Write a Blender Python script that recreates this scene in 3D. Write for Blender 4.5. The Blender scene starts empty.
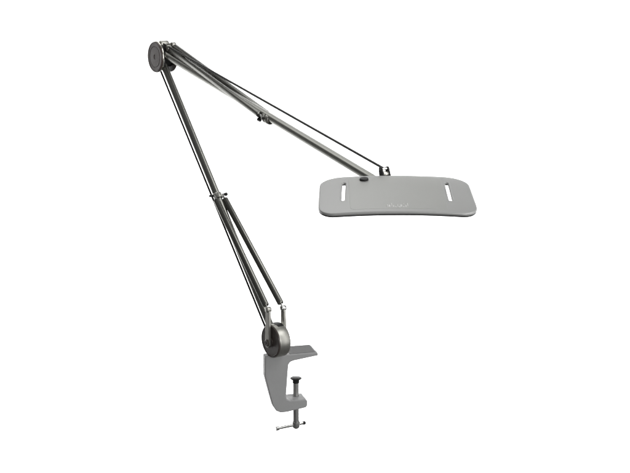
import bpy, bmesh, math, random
from mathutils import Vector, Matrix
random.seed(4)
C = bpy.context.scene.collection
sc = bpy.context.scene
ORG = Vector((0, 0, 0.9))                       # base pivot of the arm
R = math.radians
aa = R(54)
U = Vector((math.cos(aa), -math.sin(aa), 0))    # direction the arm plane runs in
N = Vector((-math.sin(aa), -math.cos(aa), 0))   # hinge axis of the arm
Z = Vector((0, 0, 1))
bb = R(14)
J = Vector((math.cos(bb), math.sin(bb), 0))     # direction of the clamp jaws
S = Vector((math.sin(bb), -math.cos(bb), 0))

def A(u, z, n=0.0):                             # millimetres in the arm frame -> metres
    return ORG + (U * u + Z * z + N * n) * 0.001
def K(j, z, s=0.0):                             # millimetres in the clamp frame
    return ORG + (J * j + Z * z + S * s) * 0.001

# ------------------------------------------------------------------ materials
def mat(name, col, metal=0.0, rough=0.4, bump=0.0, scale=900, var=0.06, brushed=None, spec=0.5, coat=0.0, rv=0.05):
    m = bpy.data.materials.new(name); m.use_nodes = True
    nt = m.node_tree; b = nt.nodes['Principled BSDF']
    b.inputs['Metallic'].default_value = metal
    b.inputs['Specular IOR Level'].default_value = spec
    b.inputs['Coat Weight'].default_value = coat
    b.inputs['Coat Roughness'].default_value = 0.25
    tc = nt.nodes.new('ShaderNodeTexCoord')
    mp = nt.nodes.new('ShaderNodeMapping')
    if brushed: mp.inputs['Scale'].default_value = brushed
    nt.links.new(tc.outputs['Object'], mp.inputs['Vector'])
    nz = nt.nodes.new('ShaderNodeTexNoise'); nz.inputs['Scale'].default_value = scale; nz.inputs['Detail'].default_value = 3
    nt.links.new(mp.outputs['Vector'], nz.inputs['Vector'])
    nz2 = nt.nodes.new('ShaderNodeTexNoise'); nz2.inputs['Scale'].default_value = 35; nz2.inputs['Detail'].default_value = 4
    nt.links.new(tc.outputs['Object'], nz2.inputs['Vector'])
    mix = nt.nodes.new('ShaderNodeMix'); mix.data_type = 'RGBA'
    mix.inputs['A'].default_value = tuple(c * (1 - var) for c in col) + (1,)
    mix.inputs['B'].default_value = tuple(min(1, c * (1 + var)) for c in col) + (1,)
    nt.links.new(nz2.outputs['Fac'], mix.inputs['Factor'])
    nt.links.new(mix.outputs['Result'], b.inputs['Base Color'])
    mr = nt.nodes.new('ShaderNodeMapRange')
    mr.inputs['To Min'].default_value = max(0.02, rough - rv); mr.inputs['To Max'].default_value = rough + rv
    nt.links.new(nz.outputs['Fac'], mr.inputs['Value']); nt.links.new(mr.outputs['Result'], b.inputs['Roughness'])
    if bump:
        bp = nt.nodes.new('ShaderNodeBump'); bp.inputs['Strength'].default_value = bump; bp.inputs['Distance'].default_value = 0.0002
        nt.links.new(nz.outputs['Fac'], bp.inputs['Height']); nt.links.new(bp.outputs['Normal'], b.inputs['Normal'])
    return m

M = {
 'arm':    mat('gunmetal_lacquer', (0.225, 0.225, 0.207), 0.95, 0.31, 0.0, 150, rv=.015),
 'spring': mat('dark_gunmetal', (0.15, 0.15, 0.137), 0.95, 0.30, 0.0, 150, rv=.015),
 'rod':    mat('blackened_steel', (0.018, 0.018, 0.016), 0.4, 0.4),
 'cover':  mat('brown_black_plastic', (0.044, 0.034, 0.030), 0.0, 0.38, 0.05),
 'rim':    mat('satin_nickel', (0.55, 0.54, 0.49), 1.0, 0.28),
 'hub':    mat('grey_hub_metal', (0.32, 0.317, 0.292), 0.95, 0.40, 0.0, 150, rv=.02),
 'chrome': mat('polished_steel', (0.62, 0.62, 0.6), 1.0, 0.18),
 'steel':  mat('screw_steel', (0.40, 0.40, 0.39), 1.0, 0.36, 0.0, 150, rv=.02),
 'clamp':  mat('grey_cast_paint', (0.255, 0.255, 0.255), 0.0, 0.5, 0.12, 900, spec=0.2),
 'head':   mat('silver_grey_paint', (0.298, 0.300, 0.293), 0.25, 0.40, 0.05, 1200, 0.02),
 'head_warm': mat('warm_silver_grey_paint', (0.295, 0.298, 0.285), 0.25, 0.40, 0.05, 1200, 0.02),
 'mark':   mat('emboss_highlight_grey', (0.44, 0.44, 0.43), 0.1, 0.3, var=.02),
 'jaw_shade':    mat('shaded_jaw_top_grey', (0.12, 0.12, 0.12), 0.0, 0.6, 0.2, 500, spec=0.1),  # darker than the clamp: shade on the jaw top put into the colour
 'brown':  mat('brown_tinted_cover', (0.066, 0.049, 0.043), 0.0, 0.36, 0.05, var=.12),
 'dark':   mat('black_plastic', (0.015, 0.015, 0.015), 0.0, 0.45, spec=0.15),
 'diff':   mat('dark_underside_frame', (0.03, 0.03, 0.03), 0.0, 0.5),
 'lens':   mat('frosted_diffuser', (0.75, 0.75, 0.73), 0.0, 0.5),
 'paper':  mat('white_backdrop_paper', (0.88, 0.88, 0.88), 0.0, 0.9, var=0.005, spec=0.1),
}

# ------------------------------------------------------------------ mesh helpers
root = bpy.data.objects.new('clamp_lamp', None); C.objects.link(root)
root.location = ORG + Vector((0, 0, -0.0204))
root['label'] = 'dark grey jointed desk lamp with wide flat silver head and a grey table clamp'
root['category'] = 'lamp'
BASE = root.location.copy()

def link(name, bm, m, parent=root, bevel=0.0, angle=35, segs=3):
    me = bpy.data.meshes.new(name)
    bmesh.ops.transform(bm, matrix=Matrix.Translation(-BASE), verts=bm.verts)
    bmesh.ops.recalc_face_normals(bm, faces=bm.faces)
    bm.to_mesh(me); bm.free()
    for p in me.polygons: p.use_smooth = True
    me.set_sharp_from_angle(angle=R(angle))
    me.materials.append(m)
    o = bpy.data.objects.new(name, me); C.objects.link(o); o.parent = parent
    if bevel:
        b = o.modifiers.new('bevel', 'BEVEL'); b.width = bevel; b.segments = segs; b.limit_method = 'ANGLE'; b.angle_limit = R(30)
        b.harden_normals = True
    return o

def frame(d):
    d = d.normalized()
    x = d.orthogonal().normalized(); y = d.cross(x)
    return x, y, d

def lathe(bm, p, d, prof, n=40):                # prof: (radius, distance along d) in mm
    x, y, d = frame(d); rings = []
    for r, h in prof:
        if r <= 1e-6: rings.append([bm.verts.new(p + d * h * .001)])
        else: rings.append([bm.verts.new(p + d * h * .001 + (x * math.cos(t) + y * math.sin(t)) * r * .001)
                            for t in [2 * math.pi * i / n for i in range(n)]])
    for a, b in zip(rings, rings[1:]):
        for i in range(n):
            k = (i + 1) % n
            if len(a) == 1 and len(b) == 1: continue
            if len(a) == 1: bm.faces.new((a[0], b[i], b[k]))
            elif len(b) == 1: bm.faces.new((a[i], b[0], a[k]))
            else: bm.faces.new((a[i], b[i], b[k], a[k]))
    return bm

def rod(bm, p, q, r, r2=None, n=32, bev=0.4):
    L = (q - p).length * 1000; r2 = r2 or r; bev = min(bev, r * .5)
    return lathe(bm, p, q - p, [(0, 0), (r - bev, 0), (r, bev), (r2, L - bev), (r2 - bev, L), (0, L)], n)

def disc(bm, c, d, r, t0, t1, bev=0.8, n=64):   # coin from t0 to t1 along d
    return lathe(bm, c, d, [(0, t0), (r - bev, t0), (r - bev * .3, t0 + bev * .3), (r, t0 + bev), (r, t1 - bev), (r - bev * .3, t1 - bev * .3), (r - bev, t1), (0, t1)], n)

def prism(bm, pts, to, w0, w1):                 # polygon pts in a frame, extruded between offsets
    a = [bm.verts.new(to(x, y, w0)) for x, y in pts]; b = [bm.verts.new(to(x, y, w1)) for x, y in pts]
    bm.faces.new(a); bm.faces.new(list(reversed(b)))
    for i in range(len(pts)):
        k = (i + 1) % len(pts); bm.faces.new((a[i], b[i], b[k], a[k]))
    return bm

def bar(bm, p, q, side, w, up, h, r=0.3):       # tapered link plate: stadium outline from p to q
    d = (q - p).normalized(); e = side.cross(d).normalized(); pts = []
    for c, s0, rr in ((p, math.pi / 2, w), (q, -math.pi / 2, up)):
        for i in range(13):
            t = s0 + math.pi * i / 12
            pts.append(c + (d * math.cos(t) + e * math.sin(t)) * rr * .001)
    a = [bm.verts.new(v - side * h * .0005) for v in pts]; b = [bm.verts.new(v + side * h * .0005) for v in pts]
    bm.faces.new(a); bm.faces.new(list(reversed(b)))
    for i in range(len(pts)):
        k = (i + 1) % len(pts); bm.faces.new((a[i], b[i], b[k], a[k]))
    return bm

NB = bmesh.new

# ------------------------------------------------------------------ the clamp
prof = [(-15.9, -18.6), (54.0, -18.6), (55.2, -23.0), (22, -27.6), (17.5, -29.2), (15.0, -33), (11.8, -75), (12.6, -79.5), (17, -81.6), (38.5, -81.9),
        (40.3, -84), (40.3, -91.0), (38, -93.2), (14, -97.0), (4.7, -97.4), (-1.5, -94.5), (-5.9, -87.5), (-10, -72), (-16.2, -46.4)]
bm = prism(NB(), prof, K, 3, -10)
prism(bm, [(0, -18.9), (53.6, -18.9), (54.8, -22.9), (22, -27.2), (6, -29)], K, -8.5, -33)
prism(bm, [(10, -82.2), (38.2, -82.2), (40, -84.3), (40, -90.8), (37.8, -92.9), (14, -96.0)], K, -8.5, -25)
clamp = link('clamp_bracket', bm, M['clamp'], bevel=0.0016)
clamp['label'] = 'grey painted cast table clamp bracket'
pl = link('jaw_top_shade', prism(NB(), [(17, -19.2), (51.5, -19.2), (51.5, -18.2), (17, -18.2)], K, 1.2, -31.5), M['jaw_shade'], clamp, bevel=0.0003)  # thin sheet added to carry the painted shade of the upper jaw
SC = -15
bm = NB()
pr = [(0, -60.5), (4.0, -60.5)]
zz = -61.0
while zz > -119:                                # rolled thread
    pr += [(4.05, zz), (3.9, zz - .55)]; zz -= 1.1
pr += [(3.95, -119.5), (0, -119.5)]
lathe(bm, K(29, 0, SC), Z, pr, 28)
screw = link('clamp_screw', bm, M['steel'], angle=60)
link('pressure_pad', lathe(NB(), K(29, 0, SC), Z, [(0, -57), (6.9, -57.0), (7.5, -57.4), (7.5, -58.2), (5.4, -59.4), (4.4, -61), (4.4, -64), (0, -64)], 48), M['dark'], screw)
link('screw_head', lathe(NB(), K(29, 0, SC), Z, [(0, -117), (4.0, -117.5), (5.0, -118.2), (5.2, -122), (4.6, -126), (2.8, -127.6), (0, -128.4)], 32), M['steel'], screw)
tb = Vector((math.cos(R(27)), math.sin(R(27)), 0.02)).normalized()
c0 = K(29, -122.5, SC)
bm = rod(NB(), c0 - tb * .026, c0 + tb * .0105, 1.9)
lathe(bm, c0 - tb * .030, tb, [(0, 0), (2.2, 0), (2.9, .8), (2.9, 4.4), (1.9, 5.2)], 24)
link('turning_bar', bm, M['chrome'], screw)
link('bar_end', lathe(NB(), c0 + tb * .0095, tb, [(1.4, 0), (2.4, .6), (2.4, 3.6), (1.6, 4.4), (0, 4.4)], 24), M['dark'], screw)

# ------------------------------------------------------------------ base joint
bm = disc(NB(), A(1.5, 2), N, 21.9, -6.4, 9.6, 0.9)
base = link('base_joint', bm, M['hub'])
link('swivel_pin', lathe(NB(), K(2, 0, -7), Z, [(0, -24), (6, -24), (6, -20), (8.5, -19), (8.5, -16.0), (0, -15)], 32), M['dark'], base)
cv = lathe(NB(), A(1.5, 2), N, [(20.9, 9.0), (21.2, 9.8), (20.8, 10.7), (19.5, 11.0), (19.1, 10.6), (5, 10.4), (4.6, 11.0), (0, 11.0)], 64)
link('joint_cover', cv, M['cover'], base)
# cut-away shoulder of the drum through which the rear post rises
link('post_recess', prism(NB(), [(-6, 19.2), (11, 17.7), (13.4, 20.2), (9, 22.8), (2, 24.5), (-6, 23.8)], A, 4.5, -5.4), M['dark'], base, bevel=0.0008)
for uu, zt, n, m_ in ((1, 44.3, 13.0, M['hub']), (-1, 42.0, -11.5, M['hub'])):
    q = A(uu, zt, n); p = A(0, -2 if n > 0 else 4, n)
    po = link('spring_post', bar(NB(), p, q, N, 4.7, 3.5, 3.6), m_, base, bevel=0.0007)
    lathe_c = disc(NB(), q, N, 3.8, -3.2, 3.2, 0.9, 32)
    link('post_eye', lathe_c, M['chrome'] if n < 0 else M['hub'], base)
link('pivot_bolt', lathe(NB(), A(0, 0), N, [(0, 13), (4.6, 13), (4.6, 15.4), (3.6, 16.2), (1.8, 16.2), (1.5, 15.4), (0, 15.4)], 32), M['cover'], base)

# ------------------------------------------------------------------ lower arm
E = (-288.0, 351.0)                             # elbow pivot in the arm plane
def lerp(a, b, t): return (a[0] + (b[0] - a[0]) * t, a[1] + (b[1] - a[1]) * t)
lc = lerp((0, 0), E, 0.487)                     # lower collar
low = link('lower_arm', rod(NB(), A(*lerp((0, 0), E, .02)), A(E[0] + 4.5, E[1] - 8.5), 5.1), M['arm'])
ax = (A(*E) - A(0, 0)).normalized()
col = lathe(NB(), A(*lc), ax, [(5.0, -6), (6.1, -5.5), (6.3, 1), (5.7, 2.4), (5.0, 3)], 36)
link('collar', col, M['hub'], low)
link('cross_pin', rod(NB(), A(lc[0], lc[1], 12.5), A(lc[0], lc[1], -13.5), 1.7), M['dark'], low)
for n in (-12.8, ):
    link('pin_cap', disc(NB(), A(lc[0], lc[1], n), N, 2.3, -2.4, 1.2, .5, 28), M['dark'], low)

def spring(p, q, parent_name, r=4.3):
    d = (q - p).normalized(); L = (q - p).length * 1000
    bm = lathe(NB(), p, d, [(0, 7), (1.8, 7), (r - .5, 7.2), (r, 8), (r, L - 9), (r - .6, L - 8.2), (1.5, L - 7.5), (0, L - 7.5)], 32)
    o = link('spring_tube', bm, M['spring'])
    link('spring_hook', rod(NB(), p - d * .0005, p + d * .008, 1.3, n=16), M['chrome'], o)
    link('spring_hook', rod(NB(), q - d * .009, q, 1.3, n=16), M['steel'], o)
    return o
for u0, z0, n0, n1 in ((1, 43.5, 13, 6.5), (-1, 42, -11.5, -6.5)):
    spring(A(u0, z0, n0), A(lc[0] + 2, lc[1] + 1, n1), 'lower')
link('parallel_rod', rod(NB(), A(-15.5, 0), A(E[0] - 20, E[1]), 1.4, n=20), M['rod'])

# ------------------------------------------------------------------ elbow
DE = A(E[0] - 1.5, E[1] - 1.4)
el = link('elbow_joint', disc(NB(), DE, N, 22.2, 5.4, 7.8, 0.7), M['rim'])
link('joint_drum', disc(NB(), DE, N, 20.5, 2.4, 5.5, 0.5), M['dark'], el)
link('joint_cover', lathe(NB(), DE, N, [(21.2, 7.6), (21.7, 8.3), (21.3, 9.3), (20.0, 9.6), (19.5, 9.1), (15.2, 9.0), (14.9, 8.6), (14.3, 8.6), (14.0, 9.1), (3.6, 9.2), (3.3, 8.6), (0, 8.5)], 64), M['brown'], el)
link('rear_cover', disc(NB(), A(E[0] - 2, E[1] - 3), N, 20.5, -17, -12.5, 1.2), M['cover'], el)
link('joint_core', disc(NB(), A(*E), N, 15.5, -13, 2.4, .6), M['dark'], el)
PF = (-266.0, 361.5, -1.5); PR = (-272.0, 366.2, -11.0)
for (pu, pz, pn), cu_, cz in ((PF, -267.5, 362.3), (PR, -272.0, 366.2)):
    link('spring_post', bar(NB(), A(E[0], E[1], pn), A(cu_, cz, pn), N, 6.5, 4.0, 3.4), M['spring'], el, bevel=0.0007)
    link('post_eye', disc(NB(), A(cu_, cz, pn), N, 4.6, -3.4, 3.4, 1.2, 32), M['hub'], el)

# ------------------------------------------------------------------ upper arm
H = (212.0, 232.5)
uc = lerp(E, H, 0.542)
up = link('upper_arm', rod(NB(), A(E[0] + 6, E[1] + 4.2), A(*H), 5.2), M['arm'])
ax = (A(*H) - A(*E)).normalized()
link('collar', lathe(NB(), A(*uc), ax, [(5.0, -5), (6.7, -4.4), (7.0, -.5), (6.1, .2), (6.1, 2.2), (6.9, 3), (6.7, 8), (6.2, 9), (5.1, 9.5)], 36), M['hub'], up)
link('cross_pin', rod(NB(), A(uc[0] + 1, uc[1], 9), A(uc[0] + 1, uc[1], -9), 1.7), M['rod'], up)
pk = A(*lerp(E, H, 0.517)); dn = (Vector((0, 0, -1)) + ax * 0.1 + N * .7).normalized()
link('tension_knob', lathe(NB(), pk, dn, [(0, 2), (2.0, 2), (2.0, 5.4), (3.0, 5.7), (3.1, 8.5), (2.3, 9.3), (0, 9.3)], 24), M['dark'], up)
for p_, n1 in ((PF, 5.5), (PR, -5.8)):
    spring(A(*p_), A(uc[0] - 2, uc[1] + 1.5, n1), 'upper', 4.2)
link('parallel_rod', rod(NB(), A(E[0], E[1] + 19), A(212, 251.5), 1.45, n=20), M['rod'])
link('rod_end', disc(NB(), A(E[0] + 4, E[1] + 16.4), N, 5.3, -9.5, 4, 1.5, 32), M['hub'], el)

# ------------------------------------------------------------------ head
T = R(14)
HC = Vector((0.1363, -0.2350, 1.1340))
HW = Vector((1, 0, 0)); HV = Vector((0, -math.cos(T), -math.sin(T))); HN = Vector((0, -math.sin(T), math.cos(T)))
def sag(x, y):
    return -3.6 * (x / 82.0) ** 2 - 1.1 * ((y + 4) / 48.0) ** 4
def HP(x, y, h): return HC + (HW * x + HV * y + HN * (h + sag(x, y))) * .001
def outline(ins=0.0, n=10):
    pts = []
    hw, yr, yf = 81.6 - ins, -51.8 + ins, 43.0 - ins
    def arc(cx, cy, rx, ry, a0):
        for i in range(n + 1):
            t = R(a0 + 90 * i / n); pts.append((cx + rx * math.cos(t), cy + ry * math.sin(t)))
    arc(hw - 17, yf - 19, 17, 19, 0)            # front right
    arc(-hw + 17, yf - 19, 17, 19, 90)          # front left
    arc(-hw + 27, yr + 22, 27, 22, 180)         # rear left
    arc(hw - 27, yr + 22, 27, 22, 270)          # rear right
    return [(x * (1 + .00035 * (y + 5)) - 1.0, y) for x, y in pts]
SL = [(-56.8, -30.5, 12.0, 1.6), (55.0, -31.5, 13.0, 1.6)]
def slotpts(s, g=0.0, n=8):
    x, y0, y1, w = s; w += g; pts = []
    sk = -0.045 if x < 0 else 0.0
    for cy, a0 in ((y1 + 0, 0), (y0, 180)):
        for i in range(n + 1):
            t = R(a0 + 180 * i / n)
            px, py = w * math.cos(t), cy + (w * math.sin(t)) * (1 if True else 1)
            pts.append((x + px + sk * (py), py))
    return pts
def slab(name, out, holes, h0, h1, bev, m, parent, strips=True):
    cu = bpy.data.curves.new('o', 'CURVE'); cu.dimensions = '2D'; cu.fill_mode = 'BOTH'
    for pts in [out] + holes:
        sp = cu.splines.new('POLY'); sp.points.add(len(pts) - 1); sp.use_cyclic_u = True
        for p, (x, y) in zip(sp.points, pts): p.co = (x, y, 0, 1)
    cu.extrude = (h1 - h0) / 2 - bev; cu.bevel_depth = bev; cu.bevel_resolution = 3; cu.offset = -bev
    tmp = bpy.data.objects.new('o', cu); C.objects.link(tmp)
    bpy.context.view_layer.update()
    me = bpy.data.meshes.new_from_object(tmp.evaluated_get(bpy.context.evaluated_depsgraph_get()))
    bm = bmesh.new(); bm.from_mesh(me)
    bpy.data.objects.remove(tmp); bpy.data.curves.remove(cu); bpy.data.meshes.remove(me)
    bmesh.ops.remove_doubles(bm, verts=bm.verts, dist=1e-4)
    for k in range(-27, 28):
        bmesh.ops.bisect_plane(bm, geom=bm.verts[:] + bm.edges[:] + bm.faces[:], plane_co=(k * 3.05 + .013, 0, 0), plane_no=(1, 0, 0))
    for k in range(-11, 12):
        bmesh.ops.bisect_plane(bm, geom=bm.verts[:] + bm.edges[:] + bm.faces[:], plane_co=(0, k * 4.6 + .017, 0), plane_no=(0, 1, 0))
    for v in bm.verts: v.co = HP(v.co.x, v.co.y, v.co.z + (h0 + h1) / 2)
    return link(name, bm, m, parent, angle=40)
head = slab('lamp_head', outline(), [slotpts(s) for s in SL], -3.4, 0, 1.4, M['head'], root)
head['label'] = 'wide rounded silver grey lamp head with two open slots'
uf = slab('underside_frame', outline(.4), [slotpts(s, 3.5) for s in SL], -4.7, -3.3, .3, M['diff'], head)
slab('diffuser', [(x * .55, y * .62) for x, y in outline(6)], [], -5.3, -4.6, .2, M['lens'], head)
for s in SL: slab('slot_rim', slotpts(s, 1.7, 12), [slotpts(s, .75, 12)], -.3, 0.2, .2, M['head'], head)
def rr(x0, x1, y0, y1, r_, n=6):
    p = []
    for cx, cy, a0 in ((x1 - r_, y1 - r_, 0), (x0 + r_, y1 - r_, 90), (x0 + r_, y0 + r_, 180), (x1 - r_, y0 + r_, 270)):
        for i in range(n + 1):
            t = R(a0 + 90 * i / n); p.append((cx + r_ * math.cos(t), cy + r_ * math.sin(t)))
    return p
slab('cover_plate', rr(-50.5, 49.5, -46, 36.5, 5), [], -.2, .14, .15, M['head_warm'], head)
slab('switch_button', [(-33.6 + 4.8 * math.cos(2 * math.pi * i / 28), -38.2 + 4.4 * math.sin(2 * math.pi * i / 28)) for i in range(28)], [], -.2, 2.2, .5, M['dark'], head)
# raised marks for unreadable embossing on the head, its highlights put into their pale colour
bm = NB()
marks = [(-12.2, 30, 1.0, 6), (-10.2, 31, 2.2, 5), (-7.6, 29, .9, 9), (-5.8, 31.5, 1.6, 4), (-3.6, 33, 1.8, 2.5), (-1.6, 30, .8, 6), (.2, 33.5, 2.2, 2),
         (2.2, 30.5, 1.9, 5), (4.6, 33, 1.6, 2.5), (5.0, 26, 1.0, 3.5), (7.0, 31, 1.5, 5), (8.8, 28, 1.1, 7)]
for x, y, w, l in marks:
    a = [bm.verts.new(HP(x + sx * w * .5, y + sy * l * .5, .15)) for sx, sy in ((-1, -1), (1, -1), (1, 1), (-1, 1))]
    b = [bm.verts.new(HP(x + sx * w * .32, y + sy * l * .42, .5)) for sx, sy in ((-1, -1), (1, -1), (1, 1), (-1, 1))]
    bm.faces.new(b)
    for i in range(4): bm.faces.new((a[i], a[(i + 1) % 4], b[(i + 1) % 4], b[i]))
link('raised_lettering', bm, M['mark'], head)

# head joint: yoke of two dark plates under the rod end, with a tongue below the head
hj = link('head_joint', rod(NB(), A(H[0] + 2, H[1], 9), A(H[0] + 2, H[1], -9), 6.2), M['dark'])
for n in (3.2, -6.2):
    t_ = link('yoke_plate', bar(NB(), A(212, 250.5, n), A(217, 232, n), N, 2.5, 4.5, 2.6), M['dark'], hj, bevel=0.0006)
link('yoke_pin', rod(NB(), A(212, 250.5, 4.5), A(212, 250.5, -7.5), 1.7), M['chrome'], hj)
link('spacer', disc(NB(), A(213.5, 245, 0), N, 3.2, -5, 2, .6, 32), M['rim'], hj)
bm = NB()
q0 = A(214, 231); 
bar(bm, q0, HP(-2, -8, -10.5), HN, 7, 12, 6)
link('head_bracket', bm, M['dark'], hj, bevel=0.001)
link('bracket_post', lathe(NB(), HP(-2, -8, -10.5), HN, [(0, -5), (9, -5), (10, -4), (10, 3.8), (0, 4.2)], 36), M['dark'], hj)

# ------------------------------------------------------------------ backdrop and lights
bm = NB()
vs = [bm.verts.new(v) for v in ((-6.5, 3.4, -1.9), (6.5, 3.4, -1.9), (6.5, 3.4, 2.8), (-6.5, 3.4, 2.8))]
bm.faces.new(vs)
me = bpy.data.meshes.new('backdrop'); bm.to_mesh(me); bm.free(); me.materials.append(M['paper'])
bd = bpy.data.objects.new('backdrop', me); C.objects.link(bd); bd['kind'] = 'structure'

def area(name, loc, to, sx, sy, power, spread=180, col=(1, 1, 1)):
    l = bpy.data.lights.new(name, 'AREA'); l.shape = 'RECTANGLE'; l.size = sx; l.size_y = sy; l.energy = power; l.spread = R(spread); l.color = col
    o = bpy.data.objects.new(name, l); C.objects.link(o); o.location = loc
    o.rotation_euler = (Vector(to) - Vector(loc)).to_track_quat('-Z', 'Y').to_euler()
area('backdrop_fill', (0, 0.9, 3.9), (0, 3.4, 1.2), 12.5, 1.0, 440, 100)  # unseen pair, above and below, added to burn the backdrop to white
area('backdrop_fill', (0, 0.9, -2.6), (0, 3.4, .1), 12.5, 1.0, 385, 100)
area('softbox', (1.2, -2.4, 1.5), (0, 0, 1.0), 0.8, 1.3, 38)
area('right_highlight_fill', (1.75, -0.6, 1.3), (0, 0, 1.05), 0.7, 1.8, 12)  # unseen strip added for highlights on the right of tubes and drum
area('high_side_light', (1.2, -0.5, 2.7), (0, 0, 1.1), 1.3, 1.0, 22)  # unseen, added for the bright right side of the lower tube
area('high_rear_light', (-0.55, 0.7, 2.85), (0, 0, 1.1), 2.4, 1.1, 20)  # unseen, added to put a highlight along the top of the upper tube

w = bpy.data.worlds.new('World'); sc.world = w; w.use_nodes = True
w.node_tree.nodes['Background'].inputs['Color'].default_value = (1, 1, 1, 1)
w.node_tree.nodes['Background'].inputs['Strength'].default_value = 0.13

cam = bpy.data.cameras.new('camera'); co = bpy.data.objects.new('camera', cam); C.objects.link(co)
co.location = (0.04967, -1.45484, 1.34708); co.rotation_euler = (R(90 - 12), 0, 0)
cam.sensor_width = 36; cam.lens = 1175 / 630 * 36; cam.clip_end = 200; cam.clip_start = .05
sc.camera = co
sc.view_settings.view_transform = 'Standard'; sc.view_settings.look = 'None'
sc.view_settings.exposure = 0; sc.view_settings.gamma = 1
sc.render.engine = 'CYCLES'
